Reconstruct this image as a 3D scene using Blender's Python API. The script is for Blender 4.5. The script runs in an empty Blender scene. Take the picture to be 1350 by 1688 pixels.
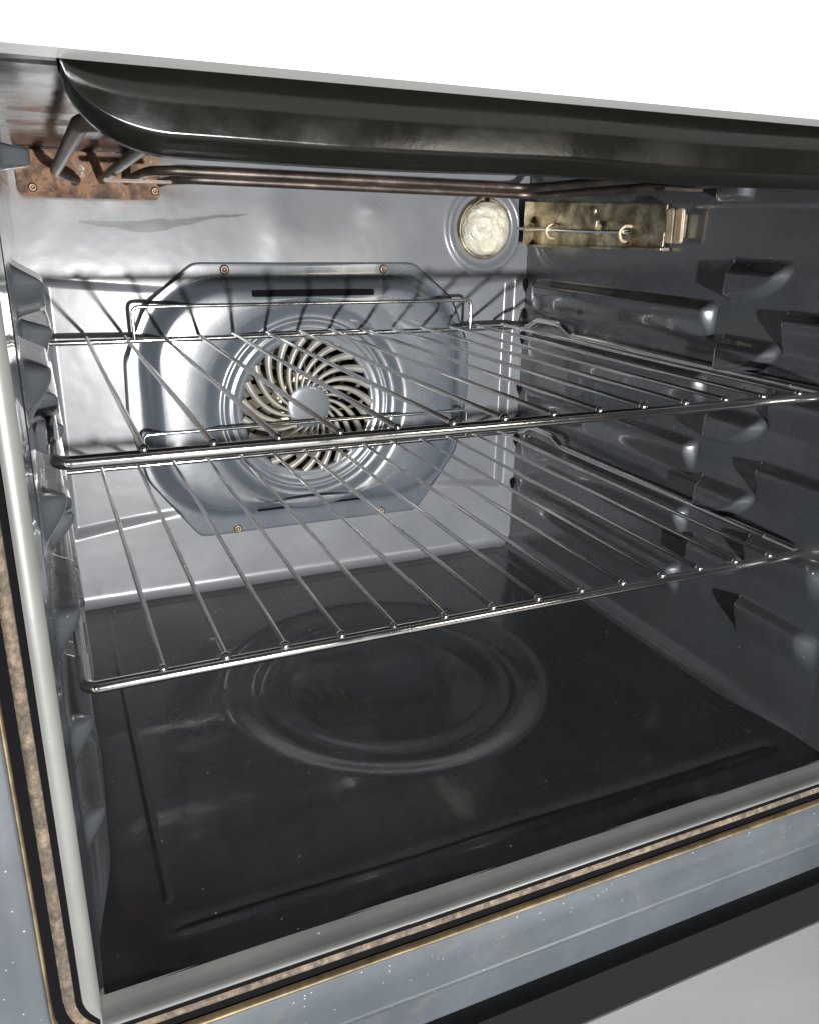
import bpy, bmesh, math, random
import numpy as np
from mathutils import Vector, Matrix, Euler

random.seed(7); np.random.seed(7)
S = bpy.context.scene
PI = math.pi
R = math.radians

# ------------------------------------------------------------------ camera
W, D, H = 0.46, 0.43, 0.390          # cavity: x 0..W, y 0 (back)..-D (front), z 0..H
FPX = 1348.66                        # focal length in pixels of a 1350 px wide frame
cam_d = bpy.data.cameras.new('camera'); cam = bpy.data.objects.new('camera', cam_d)
S.collection.objects.link(cam); S.camera = cam
cam_d.sensor_fit = 'HORIZONTAL'; cam_d.sensor_width = 36.0
cam_d.lens = 36.0 * FPX / 1350.0
cam_d.clip_start = 0.01; cam_d.clip_end = 60
rx, ry, rz = -0.34158, -0.0217, -0.42536
_m = Matrix.Rotation(rz, 3, 'Z') @ Matrix.Rotation(rx, 3, 'X') @ Matrix.Rotation(ry, 3, 'Y')
_c = Matrix(((1, 0, 0), (0, 0, -1), (0, 1, 0)))          # blender cam axes -> (right, fwd, up)
cam.matrix_world = Matrix.Translation((-0.00043, -0.74149, 0.34162)) @ (_m @ _c).to_4x4()
S.render.resolution_x = 818; S.render.resolution_y = 1024

# ------------------------------------------------------------------ world and lamps
wd = bpy.data.worlds.new('World'); S.world = wd; wd.use_nodes = True
bg = wd.node_tree.nodes['Background']
bg.inputs[0].default_value = (0.95, 0.97, 1.0, 1); bg.inputs[1].default_value = 0.035
# hand torch held low in front of the open oven
ld = bpy.data.lights.new('torch_light', 'SPOT'); torch = bpy.data.objects.new('torch_light', ld)
S.collection.objects.link(torch)
ld.energy = 158; ld.color = (1.0, 0.99, 0.97); ld.shadow_soft_size = 0.015
ld.spot_size = R(52); ld.spot_blend = 0.9
torch.location = (0.165, -1.60, 0.085)
_t = Vector((0.20, 0.0, 0.13)) - torch.location
torch.rotation_euler = _t.to_track_quat('-Z', 'Y').to_euler()
# kitchen light standing off to the right of the open door
kd = bpy.data.lights.new('room_light', 'AREA'); room = bpy.data.objects.new('room_light', kd)
S.collection.objects.link(room); kd.shape = 'DISK'; kd.size = .36
kd.energy = 2.9; kd.color = (1.0, .93, .80); room.location = (1.05, -2.1, .42)
room.rotation_euler = (Vector((.2, -.2, .30)) - room.location).to_track_quat('-Z', 'Y').to_euler()
vs = S.view_settings
vs.view_transform = 'Standard'; vs.look = 'None'; vs.gamma = 1; vs.exposure = 0.12; vs.use_curve_mapping = False
S.cycles.max_bounces = 8; S.cycles.sample_clamp_indirect = 4
S.cycles.use_denoising = True

# ------------------------------------------------------------------ node helpers
class NT:
    def __init__(s, name):
        s.m = bpy.data.materials.new(name); s.m.use_nodes = True
        s.t = s.m.node_tree; s.b = s.t.nodes['Principled BSDF']; s.co = None
    def n(s, typ, **kw):
        nd = s.t.nodes.new(typ)
        for k, v in kw.items(): setattr(nd, k, v)
        return nd
    def l(s, a, b): s.t.links.new(a, b)
    def coord(s):
        if s.co is None: s.co = s.n('ShaderNodeTexCoord').outputs['Object']
        return s.co
    def vec(s, scale):
        mp = s.n('ShaderNodeMapping'); mp.inputs['Scale'].default_value = scale
        s.l(s.coord(), mp.inputs['Vector']); return mp.outputs[0]
    def noise(s, scale, detail=3, rough=.55, stretch=None, dist=0):
        nd = s.n('ShaderNodeTexNoise'); nd.inputs['Scale'].default_value = scale
        nd.inputs['Detail'].default_value = detail; nd.inputs['Roughness'].default_value = rough
        nd.inputs['Distortion'].default_value = dist
        s.l(s.vec(stretch) if stretch else s.coord(), nd.inputs['Vector']); return nd.outputs['Fac']
    def ramp(s, fac, stops):
        nd = s.n('ShaderNodeValToRGB'); e = nd.color_ramp.elements
        while len(e) < len(stops): e.new(0.5)
        for el, (p, c) in zip(e, stops):
            el.position = p; el.color = (c, c, c, 1) if isinstance(c, (int, float)) else (*c, 1)
        s.l(fac, nd.inputs[0]); return nd.outputs[0]
    def mix(s, fac, a, b):
        nd = s.n('ShaderNodeMix', data_type='RGBA')
        for inp, v in ((nd.inputs[0], fac), (nd.inputs[6], a), (nd.inputs[7], b)):
            if hasattr(v, 'is_linked'): s.l(v, inp)
            elif isinstance(v, tuple): inp.default_value = (*v, 1)
            else: inp.default_value = v
        return nd.outputs[2]
    def math(s, op, a, b=0.0):
        nd = s.n('ShaderNodeMath', operation=op)
        for inp, v in ((nd.inputs[0], a), (nd.inputs[1], b)):
            if hasattr(v, 'is_linked'): s.l(v, inp)
            else: inp.default_value = v
        return nd.outputs[0]
    def bump(s, hgt, dist, strength=1.0, prev=None):
        nd = s.n('ShaderNodeBump'); nd.inputs['Distance'].default_value = dist
        nd.inputs['Strength'].default_value = strength
        s.l(hgt, nd.inputs['Height'])
        if prev is not None: s.l(prev, nd.inputs['Normal'])
        return nd.outputs[0]
    def set(s, **kw):
        for k, v in kw.items():
            i = s.b.inputs[k.replace('_', ' ')]
            if hasattr(v, 'is_linked'): s.l(v, i)
            elif isinstance(v, tuple): i.default_value = (*v, 1)
            else: i.default_value = v
        return s

def enamel(name, base, rough, coat_rough=.08, coat=.6, wave=.0005, speck=.8, spec=.6, smear=.12, dens=.90, wipe=0.0, stain=0.0):
    """dark vitreous enamel: broad satin lobe, thin gloss on top, tiny white flecks, fired-on waviness"""
    k = NT(name)
    tone = k.ramp(k.noise(14, 4), [(.3, tuple(c * .86 for c in base)), (.72, tuple(c * 1.14 for c in base))])
    # enamel flecks: sparse bright dots of uneven size
    vo = k.n('ShaderNodeTexVoronoi'); vo.inputs['Scale'].default_value = 330
    k.l(k.coord(), vo.inputs['Vector'])
    rnd = k.n('ShaderNodeSeparateColor'); k.l(vo.outputs['Color'], rnd.inputs[0])
    dot = k.math('LESS_THAN', vo.outputs['Distance'], k.math('ADD', .04, k.math('MULTIPLY', k.math('POWER', rnd.outputs[1], 4.0), .15)))
    keep = k.math('GREATER_THAN', k.math('MULTIPLY', rnd.outputs[0], k.ramp(k.noise(9, 2), [(.38, .92), (.72, 1.0)])), dens)
    fl = k.math('MULTIPLY', k.math('MULTIPLY', dot, keep), speck)
    col = k.mix(fl, tone, (.75, .76, .74))
    r = k.ramp(k.noise(22, 5, .65), [(.3, rough * (1 - smear * 1.3)), (.7, rough * (1 + smear))])
    if wipe:      # dried wipe marks: long soft streaks that dull the gloss
        wp = k.noise(11, 5, .62, (1.0, 2.0, 1.0), .5)
        r = k.math('ADD', r, k.math('MULTIPLY', k.ramp(wp, [(.48, 0.0), (.62, 1.0)]), wipe))
    if stain:
        col = k.mix(k.math('MULTIPLY', k.ramp(k.noise(13, 7, .75, (1, 2.2, 1), 1.0), [(.52, 0.0), (.66, 1.0)]), stain), col, (.11, .105, .095))
    b1 = k.bump(k.noise(26, 2), wave)
    b2 = k.bump(k.noise(420, 2), .00003, 1.0, b1)
    k.set(Base_Color=col, Roughness=r, Normal=b2)
    k.b.inputs['Specular IOR Level'].default_value = spec
    k.b.inputs['Coat Weight'].default_value = coat; k.b.inputs['Coat Roughness'].default_value = coat_rough
    k.l(b1, k.b.inputs['Coat Normal'])
    return k

M = {}
M['wall'] = enamel('enamel_side', (.056, .062, .069), .27, .07, .9, wave=.0005, spec=1.0, wipe=.05).m
_b = enamel('enamel_back', (.135, .143, .156), .36, .19, .55, wave=.00055, speck=.25, spec=.5, smear=.07)
def add_wall_marks(k):
    # darker uneven streak below the element
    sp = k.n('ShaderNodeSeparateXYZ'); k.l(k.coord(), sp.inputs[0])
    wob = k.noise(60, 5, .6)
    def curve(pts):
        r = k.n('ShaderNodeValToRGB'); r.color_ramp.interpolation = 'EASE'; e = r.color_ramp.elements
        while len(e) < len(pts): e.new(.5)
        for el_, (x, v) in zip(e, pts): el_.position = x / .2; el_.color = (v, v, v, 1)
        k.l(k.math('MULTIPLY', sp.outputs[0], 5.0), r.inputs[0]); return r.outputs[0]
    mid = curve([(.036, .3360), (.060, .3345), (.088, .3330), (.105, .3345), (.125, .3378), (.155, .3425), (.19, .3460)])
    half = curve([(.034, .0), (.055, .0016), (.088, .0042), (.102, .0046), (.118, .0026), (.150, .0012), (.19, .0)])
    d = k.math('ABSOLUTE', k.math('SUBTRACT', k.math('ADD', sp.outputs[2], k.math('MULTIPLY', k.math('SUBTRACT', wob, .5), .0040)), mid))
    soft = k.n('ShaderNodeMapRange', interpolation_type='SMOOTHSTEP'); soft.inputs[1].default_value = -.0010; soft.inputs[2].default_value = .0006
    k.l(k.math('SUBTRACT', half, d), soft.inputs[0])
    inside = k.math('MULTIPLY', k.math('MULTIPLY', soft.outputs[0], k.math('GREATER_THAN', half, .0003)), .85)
    old = k.b.inputs['Base Color'].links[0].from_socket
    # brown bleed round the rusty bracket and scorch along the top of the wall
    mz = k.n('ShaderNodeMapRange', interpolation_type='SMOOTHSTEP'); mz.inputs[1].default_value = .338; mz.inputs[2].default_value = .362
    k.l(k.math('ADD', sp.outputs[2], k.math('MULTIPLY', k.math('SUBTRACT', wob, .5), .030)), mz.inputs[0])
    mx = k.n('ShaderNodeMapRange', interpolation_type='SMOOTHSTEP'); mx.inputs[1].default_value = .10; mx.inputs[2].default_value = .15
    mx.inputs[3].default_value = 1; mx.inputs[4].default_value = 0
    k.l(sp.outputs[0], mx.inputs[0])
    old = k.mix(k.math('MULTIPLY', k.math('MULTIPLY', mz.outputs[0], mx.outputs[0]), .85), old, (.06, .042, .03))
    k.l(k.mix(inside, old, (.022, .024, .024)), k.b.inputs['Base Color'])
add_wall_marks(_b); M['back'] = _b.m
M['cover'] = enamel('enamel_cover', (.076, .089, .106), .28, .08, .8, wave=.0002, speck=.15, spec=.8).m
M['floor'] = enamel('enamel_floor', (.034, .036, .038), .25, .08, .6, wave=.0003, speck=1, smear=.2, wipe=.07, stain=.04, spec=.5).m
M['frame'] = enamel('enamel_frame', (.062, .072, .083), .36, .12, .5, wave=.0004, speck=.35, dens=.66, wipe=.14, stain=.4).m
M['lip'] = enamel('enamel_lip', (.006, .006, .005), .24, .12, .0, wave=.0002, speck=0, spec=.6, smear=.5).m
M['flange'] = enamel('enamel_flange_lit', (.150, .151, .147), .36, .2, .4, wave=.0003, speck=.5).m  # paler than the walls: glint on the rim put into the colour

k = NT('chrome_wire')
k.set(Base_Color=k.ramp(k.noise(40, 4), [(.3, (.80, .79, .77)), (.7, (.96, .95, .93))]), Metallic=1.0,
      Roughness=k.ramp(k.noise(45, 3, .6), [(.3, .09), (.75, .20)]),
      Normal=k.bump(k.noise(180, 2), .00006)); M['chrome'] = k.m
k = NT('fan_blade_metal')
k.set(Base_Color=k.ramp(k.noise(60, 4), [(.3, (.62, .52, .36)), (.7, (.90, .82, .62))]), Metallic=.75, Roughness=.38); M['blade'] = k.m
k = NT('vane_metal')
k.set(Base_Color=k.ramp(k.noise(40, 3), [(.3, (.18, .175, .16)), (.7, (.30, .285, .255))]), Metallic=.1, Roughness=.36); M['vane'] = k.m
k = NT('hole_black'); k.set(Base_Color=(.004, .004, .005), Roughness=.9, Specular_IOR_Level=.05); M['black'] = k.m  # flat black painted for the dark inside slots, holes and gaps
k = NT('heater_sheath')
k.set(Base_Color=k.ramp(k.noise(35, 4, .7, (.6, 1, 1)), [(.25, (.025, .021, .019)), (.55, (.085, .066, .056)), (.8, (.22, .165, .13))]),
      Metallic=.75, Roughness=.42, Normal=k.bump(k.noise(300, 3), .0001)); M['heater'] = k.m
k = NT('rust_plate')
rn = k.noise(58, 8, .74, dist=.5)
k.set(Base_Color=k.ramp(rn, [(.34, (.012, .007, .005)), (.44, (.06, .026, .010)), (.51, (.10, .042, .014)), (.55, (.20, .088, .026)), (.60, (.045, .026, .018)), (.68, (.30, .235, .165))]),
      Metallic=k.ramp(rn, [(.5, 0.0), (.8, .6)]), Roughness=k.ramp(rn, [(.3, .75), (.8, .35)]),
      Normal=k.bump(rn, .0012)); M['rust'] = k.m
k = NT('heat_tinted_steel')
g = k.noise(34, 5, .65, dist=.6)
k.set(Base_Color=k.ramp(g, [(.25, (.06, .042, .022)), (.45, (.22, .185, .125)), (.58, (.42, .37, .27)), (.7, (.76, .67, .50))]),
      Metallic=.85, Roughness=k.ramp(g, [(.3, .5), (.8, .28)]), Normal=k.bump(g, .0005)); M['tint'] = k.m
k = NT('ceramic_tab')
k.set(Base_Color=k.ramp(k.noise(120, 4), [(.3, (.48, .38, .26)), (.7, (.72, .60, .44))]), Metallic=.35, Roughness=.45); M['tab'] = k.m
k = NT('gasket_braid')
gn = k.noise(260, 5, .75)
k.set(Base_Color=k.ramp(k.noise(190, 6, .75), [(.36, (.05, .040, .032)), (.5, (.105, .082, .060)), (.64, (.20, .155, .105))]), Roughness=.85,
      Normal=k.bump(gn, .0012)); M['gasket'] = k.m
k = NT('gasket_clip_steel')
k.set(Base_Color=k.ramp(k.noise(50, 5, .7), [(.3, (.10, .075, .045)), (.7, (.34, .26, .15))]), Metallic=.5, Roughness=.45); M['trim'] = k.m
k = NT('screw_steel'); k.set(Base_Color=(.20, .15, .11), Metallic=.8, Roughness=.45); M['screw'] = k.m
k = NT('lamp_glass')
k.set(Base_Color=(.96, .91, .76), Roughness=.14, Transmission_Weight=.5, IOR=1.45,
      Normal=k.bump(k.noise(90, 2, .5, dist=1.2), .0035)); M['glass'] = k.m
k = NT('lamp_reflector')
k.set(Base_Color=k.ramp(k.noise(110, 3, .6, dist=1.5), [(.35, (.62, .55, .38)), (.65, (.95, .90, .74))]), Roughness=.4, Metallic=.2,
      Normal=k.bump(k.noise(120, 2, .5, dist=1.0), .002)); M['reflector'] = k.m
k = NT('white_enamel')
k.set(Base_Color=k.ramp(k.noise(8, 3), [(.3, (.68, .69, .69)), (.7, (.73, .73, .72))]), Roughness=.28,
      Normal=k.bump(k.noise(30, 2), .0002)); M['white'] = k.m

# ------------------------------------------------------------------ mesh helpers
def link(name, me, mat, parent=None, smooth=True):
    o = bpy.data.objects.new(name, me); S.collection.objects.link(o)
    if mat is not None and not me.materials: me.materials.append(M[mat])
    if parent is not None: o.parent = parent
    if smooth and me.polygons: me.polygons.foreach_set('use_smooth', [True] * len(me.polygons))
    return o
def thing(name, label, cat, group=None, loc=(0, 0, 0)):
    o = bpy.data.objects.new(name, None); S.collection.objects.link(o); o.location = loc
    o.empty_display_size = .05; o['label'] = label; o['category'] = cat
    if group: o['group'] = group
    return o
def mesh_np(name, V, F):
    me = bpy.data.meshes.new(name)
    V = np.asarray(V, np.float32); F = np.asarray(F, np.int32)
    used = np.unique(F); rm = np.full(len(V), -1, np.int32); rm[used] = np.arange(len(used))
    V = V[used]; F = rm[F]
    me.vertices.add(len(V)); me.vertices.foreach_set('co', V.ravel())
    me.loops.add(F.size); me.loops.foreach_set('vertex_index', F.ravel())
    me.polygons.add(len(F)); me.polygons.foreach_set('loop_start', np.arange(len(F), dtype=np.int32) * F.shape[1])
    me.update(calc_edges=True); me.validate(); return me
def grid_faces(nu, nv, closed=False, flip=False):
    a = np.arange(nu * nv).reshape(nu, nv)
    if closed: a = np.vstack([a, a[:1]])
    q = np.stack([a[:-1, :-1], a[1:, :-1], a[1:, 1:], a[:-1, 1:]], -1).reshape(-1, 4)
    return q[:, ::-1] if flip else q
def sm(x, a, b):
    t = np.clip((x - a) / (b - a), 0, 1); return t * t * (3 - 2 * t)
def tube(name, pts, r, mat, parent, seg=10, cap=True, closed=False, rad=None):
    """round rod along a polyline, parallel-transport frames, domed ends"""
    P = [Vector(p) for p in pts]
    n = len(P); rr = [r] * n if rad is None else list(rad)
    T = []
    for i in range(n):
        a = P[i - 1] if (i > 0 or closed) else P[i]; b = P[(i + 1) % n] if (i < n - 1 or closed) else P[i]
        T.append((b - a).normalized())
    u = T[0].orthogonal().normalized(); rings = []; fr = []
    for i in range(n):
        u = (u - T[i] * u.dot(T[i])).normalized(); fr.append((u.copy(), T[i].cross(u)))
    cs = []
    if cap and not closed:
        for s_ in (.0, .5, .87): cs.append((P[0] - T[0] * rr[0] * (1 - s_) * .9, fr[0], rr[0] * math.sqrt(max(1 - (1 - s_) ** 2, .02))))
    for i in range(n): cs.append((P[i], fr[i], rr[i]))
    if cap and not closed:
        for s_ in (.87, .5, .0): cs.append((P[-1] + T[-1] * rr[-1] * (1 - s_) * .9, fr[-1], rr[-1] * math.sqrt(max(1 - (1 - s_) ** 2, .02))))
    V = []
    for c, (a, b), q in cs:
        for j in range(seg):
            t = 2 * PI * j / seg; V.append(c + (a * math.cos(t) + b * math.sin(t)) * q)
    m = len(cs); F = []
    for i in range(m if closed else m - 1):
        i2 = (i + 1) % m
        for j in range(seg):
            F.append((i * seg + j, i * seg + (j + 1) % seg, i2 * seg + (j + 1) % seg, i2 * seg + j))
    me = mesh_np(name, [tuple(v) for v in V], F)
    return link(name, me, mat, parent)
def fillet(pts, r, n=6):
    """round the corners of an open polyline"""
    P = [Vector(p) for p in pts]; out = [P[0]]
    for i in range(1, len(P) - 1):
        a, b, c = P[i - 1], P[i], P[i + 1]
        d1 = (a - b); d2 = (c - b); q = min(r, d1.length * .48, d2.length * .48)
        s, e = b + d1.normalized() * q, b + d2.normalized() * q
        for j in range(n + 1):
            t = j / n; out.append(s * (1 - t) ** 2 + b * 2 * t * (1 - t) + e * t * t)
    out.append(P[-1]); return out
def prism(name, outline, origin, ax, ay, az, thick, mat, parent, bev=.0006):
    """flat plate from a 2-D outline: ax, ay span the plate, az its thickness; bevelled rim"""
    ax, ay, az, o = Vector(ax), Vector(ay), Vector(az), Vector(origin)
    bm = bmesh.new()
    vs_ = [bm.verts.new(o + ax * p[0] + ay * p[1]) for p in outline]
    f = bm.faces.new(vs_)
    e = bmesh.ops.extrude_face_region(bm, geom=[f])
    nv = [v for v in e['geom'] if isinstance(v, bmesh.types.BMVert)]
    bmesh.ops.translate(bm, verts=nv, vec=az * thick)
    bmesh.ops.recalc_face_normals(bm, faces=bm.faces)
    if bev: bmesh.ops.bevel(bm, geom=[ed for ed in bm.edges if any(v in nv for v in ed.verts) and all(v in nv for v in ed.verts)], offset=bev, segments=2, affect='EDGES')
    me = bpy.data.meshes.new(name); bm.to_mesh(me); bm.free()
    return link(name, me, mat, parent, smooth=False)
def rrect(w, h, r, n=5, cx=0, cy=0):
    out = []
    for sx, sy, a0 in ((1, 1, 0), (-1, 1, 90), (-1, -1, 180), (1, -1, 270)):
        for j in range(n + 1):
            a = R(a0 + 90 * j / n); out.append((cx + sx * (w / 2 - r) + r * math.cos(a), cy + sy * (h / 2 - r) + r * math.sin(a)))
    return out
def box(name, lo, hi, mat, parent, bev=.0008):
    bm = bmesh.new(); bmesh.ops.create_cube(bm, size=1)
    for v in bm.verts:
        v.co = Vector([lo[i] if v.co[i] < 0 else hi[i] for i in range(3)])
    if bev: bmesh.ops.bevel(bm, geom=list(bm.edges), offset=bev, segments=2, affect='EDGES')
    me = bpy.data.meshes.new(name); bm.to_mesh(me); bm.free()
    return link(name, me, mat, parent, smooth=False)

CX = W / 2; XL = -.0085            # the left wall stands a little outside x = 0
FAN = (CX - .0055, 0.1755)

oven = thing('oven', 'open built-in oven with dark grey enamel cavity, fan grille and round lamp', 'oven')

# ================================================================== cavity: back wall
def back_height(x, z):
    """towards the viewer is positive"""
    ax = np.abs(x - CX); q = (ax / .22) ** 2
    zt = .2825 + .0095 * q; zb = .0820 - .0165 * q
    amp = .0085 * np.clip((ax - .095) / .13, 0, 1)
    e = .0065
    rec = sm(x, .004, .004 + e * 1.2) * sm(W - .012 - x, 0, e * 1.4) * sm(zt - z, 0, e) * sm(z - zb, 0, e * 1.5)
    h = -amp * rec
    # round lamp seat
    r = np.hypot(x - .4095, z - .3365)
    h = h + .0028 * np.exp(-((r - .0385) / .0030) ** 2) - .0030 * sm(.036 - r, 0, .006) + .0014 * np.exp(-((r - .0300) / .0018) ** 2)
    # bulges added to the wall shape to make highlights
    h = h + .0019 * np.exp(-(((x - .205) / .018) ** 2 + ((z - .335) / .03) ** 2)) + .0016 * np.exp(-(((x - .292) / .013) ** 2 + ((z - .352) / .010) ** 2))
    # the top of the wall leans back a little
    h = h - .065 * (np.sqrt((z - .300) ** 2 + .012 ** 2) + (z - .300)) * .5
    # bottom roll towards the floor
    h = h + .010 * (1 - np.sqrt(np.clip(1 - np.clip((.010 - z) / .010, 0, 1) ** 2, 0, 1)))
    return h
nx, nz = 360, 304
gx = np.linspace(XL, W, nx); gz = np.linspace(0, H, nz)
X, Z = np.meshgrid(gx, gz, indexing='ij')
V = np.stack([X, -back_height(X, Z), Z], -1).reshape(-1, 3)
F = grid_faces(nx, nz, flip=False)
fc = V[F].mean(1)
F = F[np.hypot(fc[:, 0] - FAN[0], fc[:, 2] - FAN[1]) > .075]      # hole behind the fan cover
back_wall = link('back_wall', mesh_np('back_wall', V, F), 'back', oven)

# ================================================================== cavity: side walls with pressed rack guides
ROWS = [.2825, .2300, .1782, .1230, .0735]
def side_features(s, z):
    """list of (name, height field) of every pressing, s = distance from the back wall"""
    out = []
    for zk in ROWS:
        u = z - zk
        prof = sm(u, -.024, .000) * sm(-u, -.0085, -.0010)
        out.append(('rack_guide', .0095 * prof * sm(s, .012, .030) * sm(.269 - s, 0, .0085)))
        out.append(('rack_guide', .0070 * prof * sm(s, .3315, .3345) * sm(.4070 - s, 0, .018)))
        zt = zk + .0385
        a = (s - .278) / .055; b = (zt - z) / .0290
        rr = np.sqrt(np.clip(a, 0, None) ** 2 * 1.0 + np.clip(b, 0, None) ** 2)
        dome = sm(1.0 - rr, 0, .17)
        out.append(('rack_stop', .0086 * dome * sm(s, .2770, .2795) * sm(zt - z, -.0012, .0105)))
    out.append(('stud', .0085 * sm(s, .252, .262) * sm(.290 - s, 0, .010) * sm(z, .3600, .3635) * sm(.3735 - z, 0, .0035)))
    return out
ns, nzs = 421, 381
gs = np.linspace(0, .4092, ns); gz2 = np.linspace(0, H, nzs)
SS, ZZ = np.meshgrid(gs, gz2, indexing='ij')
feats = side_features(SS, ZZ)
HT = np.stack([f[1] for f in feats]); HS = HT.max(0)
# upper strip is a separate pressing: 1.2 mm proud; soft cove at the floor and back corner
BASE = .0012 * sm(ZZ, .3555, .3568) + .014 * (1 - np.sqrt(np.clip(1 - np.clip((.014 - ZZ) / .014, 0, 1) ** 2, 0, 1))) * (1 - sm(SS, .33, .405))
WAVE = .0004 * np.sin(SS * 31 + 1) * np.sin(ZZ * 27)
for side in (1, -1):
    x0 = W if side > 0 else XL
    V = np.stack([x0 - side * (HS * (1 if side > 0 else 1.55) + BASE + WAVE), -SS, ZZ], -1).reshape(-1, 3)
    F = grid_faces(ns, nzs, flip=(side > 0))
    own = np.where(HS > 2e-5, HT.argmax(0), -1).reshape(-1)
    fo = own[F].max(1)
    sw = link('side_wall', mesh_np('side_wall', V, F[fo < 0]), 'wall', oven)
    sw['label'] = 'right side wall of the oven cavity' if side > 0 else 'left side wall of the oven cavity'
    for i, (nm, _) in enumerate(feats):
        sel = F[fo == i]
        if len(sel): link(nm, mesh_np(nm, V, sel), 'wall', sw)

# ================================================================== cavity: floor and ceiling
def floor_height(x, y):
    s = -y
    d = np.minimum(np.minimum(x - .0265, W - .0265 - x), np.minimum(s - .020, .4005 - s))
    h = .0008 * np.exp(-((d - .0005) / .0014) ** 2) * (s < .385) - .0009 * np.exp(-((s - .4035) / .0055) ** 2) * sm(x, .015, .035) * sm(W - .015 - x, 0, .02)
    r = np.hypot(x - .2215, y + .2125)
    h = h - .0068 * sm(.1320 - r, 0, .030) - .0034 * sm(.1000 - r, 0, .026)
    h = h + .0002 * sm(s, .420, .4298)
    h = h + .0003 * np.sin(x * 38 + 2) * np.sin(y * 33)
    return h
nx, ny = 380, 356
gx = np.linspace(XL, W, nx); gy = np.linspace(0, -D, ny)
X, Y = np.meshgrid(gx, gy, indexing='ij')
V = np.stack([X, Y, floor_height(X, Y) + .0004], -1).reshape(-1, 3)
cavity_floor = link('cavity_floor', mesh_np('cavity_floor', V, grid_faces(nx, ny, flip=True)), 'floor', oven)

nx, ny = 60, 60
gx = np.linspace(XL, W, nx); gy = np.linspace(0, -.455, ny)
X, Y = np.meshgrid(gx, gy, indexing='ij')
V = np.stack([X, Y, H - .0006 + .0012 * np.sin(X * 22) * np.sin(Y * 25)], -1).reshape(-1, 3)
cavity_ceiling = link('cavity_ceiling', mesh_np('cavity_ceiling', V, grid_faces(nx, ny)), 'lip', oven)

# dark chamber behind the fan opening
bm = bmesh.new(); bmesh.ops.create_cone(bm, cap_ends=True, segments=48, radius1=.115, radius2=.115, depth=.055)
bmesh.ops.delete(bm, geom=[f for f in bm.faces if f.normal.z > .9], context='FACES')
bmesh.ops.transform(bm, matrix=Matrix.Translation((FAN[0], .0315, FAN[1])) @ Matrix.Rotation(R(90), 4, 'X'), verts=bm.verts)
me = bpy.data.meshes.new('fan_housing'); bm.to_mesh(me); bm.free()
fan_housing = link('fan_housing', me, 'black', oven)

# ================================================================== fan cover
def resample_polar(poly, n, cx, cz):
    """radius of a closed convex-ish outline at n angles, seen from (cx, cz)"""
    P = np.array(poly); out = []
    for i in range(n):
        a = 2 * PI * i / n; d = np.array([math.cos(a), math.sin(a)]); best = 0
        for j in range(len(P)):
            p, q = P[j] - (cx, cz), P[(j + 1) % len(P)] - (cx, cz); e = q - p
            den = d[0] * e[1] - d[1] * e[0]
            if abs(den) < 1e-12: continue
            t = (p[0] * e[1] - p[1] * e[0]) / den; u = (p[0] * d[1] - p[1] * d[0]) / den
            if t > 0 and -1e-6 <= u <= 1 + 1e-6: best = max(best, t)
        out.append(best)
    return np.array(out)
def smooth_ring(a, k):
    for _ in range(k): a = (np.roll(a, 1) + a * 2 + np.roll(a, -1)) / 4
    return a
NA = 360
half = [(.104, .3050), (.146, .2720), (.1660, .2250), (.1675, .1750), (.1560, .1150), (.1300, .0790), (.1120, .0545)]
poly = [(CX + a, b) for a, b in half] + [(CX - a, b) for a, b in half[::-1]]
r_out = smooth_ring(resample_polar(poly, NA, *FAN), 3)
r_pl = smooth_ring(resample_polar(rrect(.310, .222, .075, 10, CX, .1830), NA, *FAN), 4)
r_pl = np.minimum(r_pl, r_out - .0035)
ang = 2 * PI * np.arange(NA) / NA
rings = [(r_out, -.0005), (r_out - .0004, .0018), (r_out - .0016, .0024)]
for t in np.linspace(.15, 1, 5): rings.append((r_out + (r_pl - r_out) * t, .0024 + .0002 * t))
for t in np.linspace(.1, 1, 12): rings.append((r_pl - .017 * t, .0026 + .0145 * (t * t * (3 - 2 * t))))
r_in = r_pl - .017
for t in np.linspace(.12, 1, 8): rings.append((r_in + (.0985 - r_in) * t, .0171 + .0010 * math.sin(t * PI)))
for t in np.linspace(.15, 1, 8): rings.append((np.full(NA, .0985 - .0145 * t), .0171 - .0060 * (t * t * (3 - 2 * t))))
for r_, h_ in ((.0825, .0111), (.0812, .0119), (.0796, .0124), (.0780, .0119), (.0766, .0110), (.0735, .0108), (.0722, .0113), (.0708, .0113), (.0696, .0107), (.0665, .0105), (.0635, .0105), (.0625, .0100), (.0620, .0085), (.0620, .0060)):
    rings.append((np.full(NA, r_), h_))
V = []
for rr, hh in rings:
    V.append(np.stack([FAN[0] + rr * np.cos(ang), np.full(NA, -hh), FAN[1] + rr * np.sin(ang)], -1))
V = np.array(V).transpose(1, 0, 2).reshape(-1, 3)
fan_cover = link('fan_cover', mesh_np('fan_cover', V, grid_faces(NA, len(rings), closed=True, flip=True)), 'cover', oven)
# hub disc of the grille
V = []
for i in range(40):
    a = 2 * PI * i / 40
    for q, h in ((.0212, .0085), (.0218, .0100), (.0213, .0112), (.0200, .0118), (.016, .0121), (.012, .0123), (.006, .0124), (.0002, .0124)):
        V.append((FAN[0] + q * math.cos(a), -h, FAN[1] + q * math.sin(a)))
link('grille_hub', mesh_np('grille_hub', V, grid_faces(40, 8, closed=True, flip=True)), 'cover', fan_cover)
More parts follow.
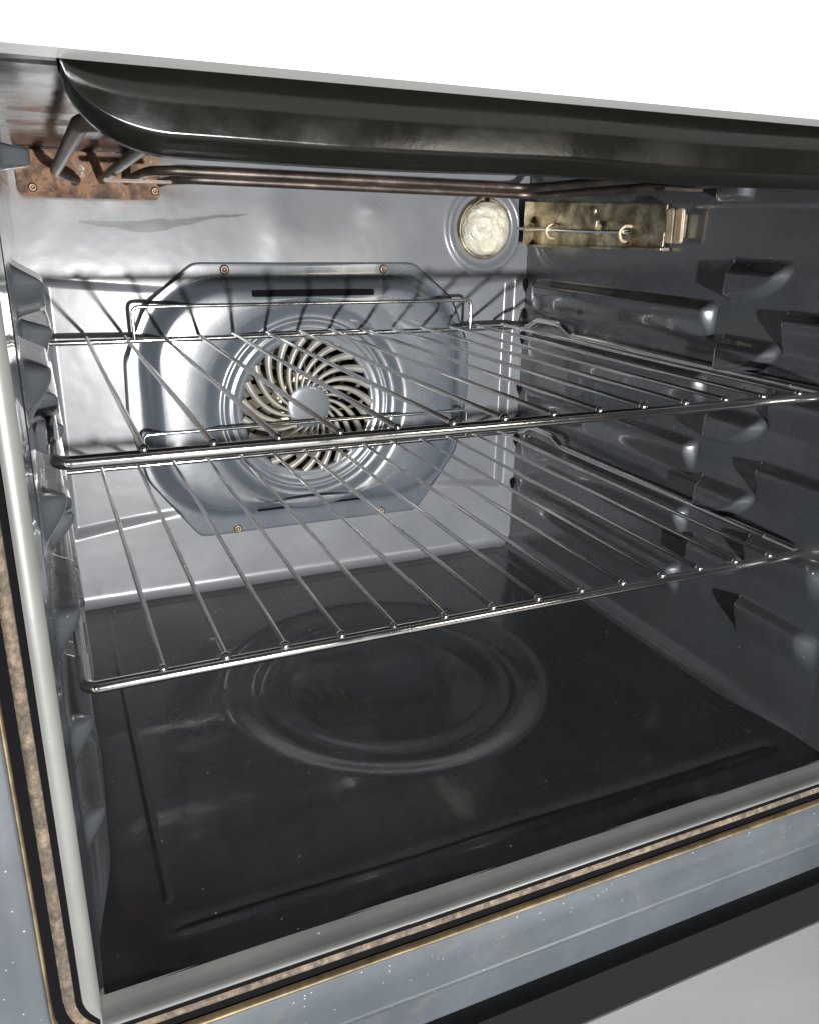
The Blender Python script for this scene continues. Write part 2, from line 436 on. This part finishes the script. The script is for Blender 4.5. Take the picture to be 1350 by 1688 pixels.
# swirling vanes
def vane_mesh(name, r0, r1, sweep, w0, w1, y0, camber, n=12):
    V, F = [], []
    for i in range(n + 1):
        t = i / n; r = r0 + (r1 - r0) * t; a = -sweep * t ** .85
        w = w0 + (w1 - w0) * t
        c = np.array([r * math.cos(a), r * math.sin(a)])
        da = -sweep * .85 * max(t, .03) ** (-.15) / (r1 - r0)
        tg = np.array([math.cos(a) - r * math.sin(a) * da, math.sin(a) + r * math.cos(a) * da]); tg /= np.linalg.norm(tg)
        nn = np.array([-tg[1], tg[0]])
        for off, yy in ((-.5, .0016), (-.42, 0), (0, -camber), (.42, 0), (.5, .0016)):
            p = c + nn * off * w; V.append((p[0], y0 + yy, p[1]))
    for i in range(n):
        for j in range(4): F.append((i * 5 + j, i * 5 + j + 1, (i + 1) * 5 + j + 1, (i + 1) * 5 + j))
    return mesh_np(name, V, F)
vm = vane_mesh('vane', .0195, .0634, R(48), .0026, .0074, -.0108, .0016)
NV = 23
for i in range(NV):
    o = link('vane', vm, 'vane', fan_cover); o.location = (FAN[0], 0, FAN[1]); o.rotation_euler = (0, -2 * PI * i / NV, 0)
# screws
def screw(x, z, y, parent, r=.0042):
    V, F = [], []; n = 18
    prof = [(1.0, 0), (1.0, .0010), (.82, .0019), (.45, .0024), (.38, .0010), (.02, .0010)]
    for i in range(n):
        a = 2 * PI * i / n
        for q, h in prof: V.append((x + r * q * math.cos(a), y - h, z + r * q * math.sin(a)))
    F = grid_faces(n, len(prof), closed=True, flip=True)
    return link('screw', mesh_np('screw', V, F), 'screw', parent)
for x, z in ((CX - .0765, .2990), (CX + .0725, .2990), (CX - .0765, .0590), (CX + .0725, .0590)):
    screw(x, z, -.0022, fan_cover)
# vent slots: black strips laid on the cover, their dark inside painted
prism('vent_slot', rrect(.114, .0052, .0015, 3), (CX + .0003, -.0172, .2795), (1, 0, 0), (0, 0, 1), (0, -1, 0), .0006, 'black', fan_cover, bev=0)
prism('vent_slot', rrect(.108, .0020, .0008, 3), (CX - .004, -.0094, .0775), (1, 0, 0), (0, 0, 1), (0, -1, 0), .0006, 'black', fan_cover, bev=0)

# fan wheel behind the grille
bm = bmesh.new(); bmesh.ops.create_cone(bm, cap_ends=True, segments=40, radius1=.030, radius2=.026, depth=.006)
bmesh.ops.transform(bm, matrix=Matrix.Translation((FAN[0], .010, FAN[1])) @ Matrix.Rotation(R(90), 4, 'X'), verts=bm.verts)
me = bpy.data.meshes.new('fan_wheel'); bm.to_mesh(me); bm.free()
fan_wheel = link('fan_wheel', me, 'blade', oven, smooth=False)
def fan_blade():
    V, F = [], []; n = 8
    for i in range(n + 1):
        t = i / n; r = .024 + .048 * t; a = .45 * t
        for j in range(4):
            v = j / 3; V.append((r * math.cos(a + .16 * (v - .5)), .002 + .012 * (1 - v) + .001 * math.sin(PI * t), r * math.sin(a + .16 * (v - .5))))
    for i in range(n):
        for j in range(3): F.append((i * 4 + j, i * 4 + j + 1, i * 4 + j + 5, i * 4 + j + 4))
    return mesh_np('fan_blade', V, F)
fb = fan_blade()
for i in range(21):
    o = link('fan_blade', fb, 'blade', fan_wheel); o.location = (FAN[0], 0, FAN[1]); o.rotation_euler = (0, -2 * PI * i / 21 + .1, 0)

# ================================================================== oven lamp
LX, LZ = .4095, .3365
def lathe(name, prof, c, mat, parent, n=56, wob=None):
    V = []
    for i in range(n):
        a = 2 * PI * i / n
        for q, h in prof:
            hh = h + (wob(q, a) if wob else 0)
            V.append((c[0] + q * math.cos(a), c[1] - hh, c[2] + q * math.sin(a)))
    return link(name, mesh_np(name, V, grid_faces(n, len(prof), closed=True, flip=True)), mat, parent)
lamp_seat = lathe('oven_lamp', [(.0285, -.006), (.0285, .0005), (.0278, .0020), (.0262, .0022), (.0252, .0005), (.0250, -.006)], (LX, .0022, LZ), 'tint', oven)
lathe('reflector', [(.0250, .0010), (.022, -.0040), (.015, -.0070), (.0005, -.0080)], (LX, .0022, LZ), 'reflector', lamp_seat,
      wob=lambda q, a: .0008 * math.sin(a * 7 + q * 400) * (q > .002))
wb = lambda q, a: (.0007 * math.sin(a * 3 + q * 260) + .0005 * math.sin(a * 5 - q * 420 + 1)) * min(1, q / .006) * (1 if q < .023 else 0)
lathe('lens', [(.0249, .0000), (.0247, .0045), (.0235, .0080)] + [(.0225 * math.cos(t), .0080 + .0075 * math.sin(t)) for t in np.linspace(.15, PI / 2 - .01, 18)], (LX, .0022, LZ), 'glass', lamp_seat, wob=wb)
tube('retaining_clip', fillet([(LX - .016, -.003, LZ + .021), (LX - .003, -.004, LZ + .0300), (LX + .004, -.004, LZ + .0295), (LX + .021, -.004, LZ + .0175)], .004), .0009, 'trim', lamp_seat, seg=8)
prism('clip_hole', [(.0022 * math.cos(R(a)), .0022 * math.sin(R(a))) for a in range(0, 360, 30)], (LX + .0, -.0022, LZ + .0265), (1, 0, 0), (0, 0, 1), (0, -1, 0), .0004, 'black', lamp_seat, bev=0)  # black disc, the dark of the hole painted

# ================================================================== element brackets
rust = prism('element_bracket', rrect(.106, .034, .006, 6, .0515, .3705), (0, -.0035, 0), (1, 0, 0), (0, 0, 1), (0, -1, 0), .0016, 'rust', oven)
rust['label'] = 'rusty bracket plate holding the grill element'
for x in (.009, .100): screw(x, .3605, -.0049, rust, .0034)

XB = W - .0030
sensor = prism('sensor_plate', [(-.205, .3265), (-.0125, .3225), (-.0125, .3620), (-.205, .3585)], (XB, 0, 0), (0, 1, 0), (0, 0, 1), (-1, 0, 0), .0012, 'tint', oven)
sensor['label'] = 'heat-tinted steel plate with thermostat probe on the side wall'
prism('plate_lip', [(-.210, .3240), (-.0125, .3205), (-.0125, .3225), (-.210, .3262)], (W - .0018, 0, 0), (0, 1, 0), (0, 0, 1), (-1, 0, 0), .0085, 'tint', sensor)
prism('end_flange', [(0, .3225), (.0115, .3225), (.0115, .362), (0, .362)], (XB - .0005, -.0130, 0), (-1, 0, 0), (0, 0, 1), (0, -1, 0), .0010, 'tint', sensor)
tube('probe', [(W - .0125, -.0008, .3372), (W - .0125, -.06, .3368), (W - .0120, -.12, .3365), (W - .0115, -.172, .3370)], .0017, 'chrome', sensor, seg=10)
for yy in (-.050, -.160):
    tube('probe_clip', fillet([(W - .0035, yy, .3290), (W - .0120, yy - .002, .3300), (W - .0155, yy - .003, .3372), (W - .0110, yy - .004, .3420), (W - .0045, yy - .004, .3415)], .004), .0014, 'tab', sensor, seg=8)
prism('probe_clip', [(0, 0), (.006, .001), (.0075, .012), (.004, .012)], (XB - .002, -.118, .3335), (0, -1, 0), (0, 0, 1), (-1, 0, 0), .0060, 'tint', sensor, bev=.0003)
for yy in (-.219, -.2285):
    prism('end_tab', rrect(.0085, .0250, .0026, 4), (W - .0100, yy, .3425), (0, -1, .04), (0, .04, 1), (-1, 0, 0), .0022, 'tab', sensor, bev=.0007)
box('end_tab_stem', (W - .0095, -.226, .334), (W - .001, -.2215, .351), 'tint', sensor)
screw_o = link('rivet', mesh_np('rivet', [(XB - .0012 - h, -.110 + .0045 * q * math.cos(2 * PI * i / 14), .3535 + .0045 * q * math.sin(2 * PI * i / 14)) for i in range(14) for q, h in ((1, 0), (.9, .0016), (.5, .0028), (.02, .0030))], grid_faces(14, 4, closed=True)), 'tint', sensor)

# ================================================================== grill element under the ceiling
ZE = .3690
def el(name, pts, r=.0034, parent=None): return tube(name, fillet(pts, .022, 8), r, 'heater', parent, seg=12)
grill = el('grill_element', [(.040, -.003, .366), (.040, -.030, .367), (.024, -.060, ZE + .001), (.024, -.385, ZE + .006), (.432, -.385, ZE + .004), (.432, -.050, ZE - .0025), (.112, -.048, ZE), (.105, -.003, .3665)], .0036, oven)
el('inner_loop', [(.060, -.003, .3675), (.060, -.330, ZE + .007), (.392, -.330, ZE + .006), (.392, -.105, ZE + .001), (.086, -.105, ZE + .003), (.078, -.003, .3675)], .0034, grill)
box('element_strap', (.052, -.112, .3630), (.098, -.098, .3650), 'heater', grill)
box('element_strap', (.405, -.260, .3655), (.440, -.248, .3675), 'heater', grill)

# ================================================================== front: lip, flange, gasket, frame
# hanging deflector lip along the top of the opening, lower corners rounded
prof = [(-.4300, .0300), (-.4320, .0120), (-.4350, .0035), (-.4395, .0002), (-.4425, .0010), (-.4470, .0042), (-.4490, .0057), (-.4496, .0063), (-.4500, .0070), (-.4500, .0075), (-.4500, .0145), (-.4495, .0175), (-.4480, .0210), (-.4455, .0245), (-.4440, .0300)]
xs = np.concatenate([np.linspace(.0150, .050, 28), np.linspace(.055, W - .055, 40), np.linspace(W - .050, W - .0150, 28)])
V = []
for x in xs:
    d = min(x - .0150, W - .0150 - x)
    up = .0250 * (1 - math.sqrt(max(0, 1 - (max(0, .033 - d) / .0331) ** 2)))
    for y, h in prof:
        V.append((x, y, .3590 + up + h * (1 - up / .0310) + .0004 * math.sin(x * 40)))
deflector = link('deflector_lip', mesh_np('deflector_lip', V, grid_faces(len(xs), len(prof))), 'lip', oven)

def opening_path(o, n=10, r=.005):
    """rounded outline of the opening pushed outward by o (x, z), counter-clockwise"""
    out = rrect(W + 2 * o, .3884 + 2 * o, r + o, n, CX, .0006 + .3884 / 2)
    return [(x, z if z > .05 else z + .8 * min(o, .0175) * min(1, (.05 - z) / .04)) for x, z in out]
def sweep_opening(name, prof, mat, parent):
    V = [];
    for o, y in prof: V.append([(x if x > CX else min(x, XL - .0002 - o * .15), y if z > .03 else min(y, -.4292 - min(o, .0175) * .85), z) for x, z in opening_path(o)])
    V = np.array(V).transpose(1, 0, 2); n = V.shape[0]
    return link(name, mesh_np(name, V.reshape(-1, 3), grid_faces(n, len(prof), closed=True, flip=True)), mat, parent)
flare = sweep_opening('cavity_flare', [(-.0002, -.4080), (.0020, -.4180), (.0050, -.4270), (.0080, -.4360), (.0100, -.4406)], 'wall', oven)
flare.data.materials.append(M['flange'])
for p_ in flare.data.polygons:
    if p_.center.z < .025: p_.material_index = 1  # bottom strip takes the paler enamel, its glint painted in
flange = sweep_opening('cavity_flange', [(.0100, -.4406), (.0112, -.4426), (.0130, -.4438), (.0158, -.4442), (.0172, -.4436), (.0175, -.4370)], 'flange', oven)
channel = sweep_opening('gasket_channel', [(.0174, -.4390), (.0310, -.4390)], 'black', oven)
gp = [(.0225 + .0024 * math.cos(t), -.4418 + .0034 * math.sin(t)) for t in np.linspace(0, 2 * PI, 15)]
gasket = sweep_opening('door_gasket', gp, 'gasket', oven)
gasket['label'] = 'tan braided gasket round the oven opening'
trim = sweep_opening('gasket_trim', [(.0291, -.4450), (.0292, -.4478), (.0296, -.4488), (.0303, -.4488), (.0306, -.4460)], 'trim', oven)
# front frame: big face with the opening cut out, rolled lower edge
fp = [(.0303, -.4455), (.0307, -.4480), (.0317, -.4488), (.0400, -.4490), (.0530, -.4491), (.0560, -.4498), (.0585, -.4515), (.0605, -.4522), (.0630, -.4510), (.0650, -.4470), (.0665, -.4410), (.0720, -.4390), (.1100, -.4390)]
front_frame = sweep_opening('front_frame', fp, 'frame', oven)

# fascia above the opening and the drop-down door below it
fascia = prism('fascia', rrect(.70, .110, .006, 4, CX, .4400), (0, -.4500, 0), (1, 0, 0), (0, 0, 1), (0, -1, 0), .0210, 'white', oven, bev=.003)
door = prism('oven_door', rrect(.60, .42, .012, 5, CX, -.690), (0, 0, -.0950), (1, 0, 0), (0, 1, 0), (0, 0, 1), .022, 'white', oven, bev=.003)
door['label'] = 'dropped open oven door with white enamel liner'

# ================================================================== racks
def build_rack(zr, xoff, label):
    t = thing('oven_rack', label, 'oven rack', 'chrome wire racks in the oven', (0, 0, 0))
    yf, yb = -.3808, -.0175
    x0, x1 = .0000, W - .0035
    RF, RS, RW = .0030, .0029, .00155
    zc = zr - .0022
    # outer frame: front rail with short bent ends, two side rods stepped up at the back, back rail
    fr = fillet([(x0 + .0005, yf + .030, zc), (x0 + .0005, yf - .0015, zc), (x1 - .0005, yf - .0015, zc), (x1 - .0005, yf + .030, zc)], .006, 6)
    tube('front_rail', fr, RF, 'chrome', t, seg=14)
    for x in (x0, x1):
        xi = x + (.0035 if x < CX else -.0045)
        tube('side_rod', fillet([(x, yf + .028, zc), (x, -.092, zc), (xi, -.080, zc + .0095), (xi, -.040, zc + .0095), (xi, -.024, zc + .001), (xi, yb, zc)], .006, 5), RS, 'chrome', t, seg=12)
    tube('back_rail', [(x0 - .001, yb, zc), (x1 + .001, yb, zc)], .0024, 'chrome', t, seg=12)
    tube('back_stop', fillet([(.0725, yb - .001, zc + .001), (.0725, yb - .001, zc + .0275), (.3875, yb - .001, zc + .0275), (.3875, yb - .001, zc + .001)], .006, 5), .0016, 'chrome', t, seg=10)
    for i in range(14):
        x = xoff + i * .02996; j1, j2, wr = random.uniform(-.0005, .0005), random.uniform(-.0004, .0004), random.uniform(.80, 1.12)
        w = tube('wire', [(x, yb + .0015, zr + .0009), (x + j1, -.15, zr + .0009 + j2 * .5), (x + j2, -.28, zr + .0009), (x, yf - .0016, zr + .0012)], RW, 'chrome', t, seg=10)
        # blob of weld where the wire crosses the front rail
        V = []
        for a in range(10):
            for q in range(7):
                th = PI * q / 6; ph = 2 * PI * a / 10
                V.append((x + .0025 * wr * math.sin(th) * math.cos(ph), yf - .0010 + .0025 * wr * math.sin(th) * math.sin(ph), zr + .0010 + .0023 * wr * math.cos(th)))
        link('weld', mesh_np('weld', V, grid_faces(10, 7, closed=True)), 'chrome', w)
    return t
build_rack(.2453, .0354, 'upper chrome wire rack across the middle of the fan grille')
build_rack(.1369, .0352, 'lower chrome wire rack just above the oven floor')
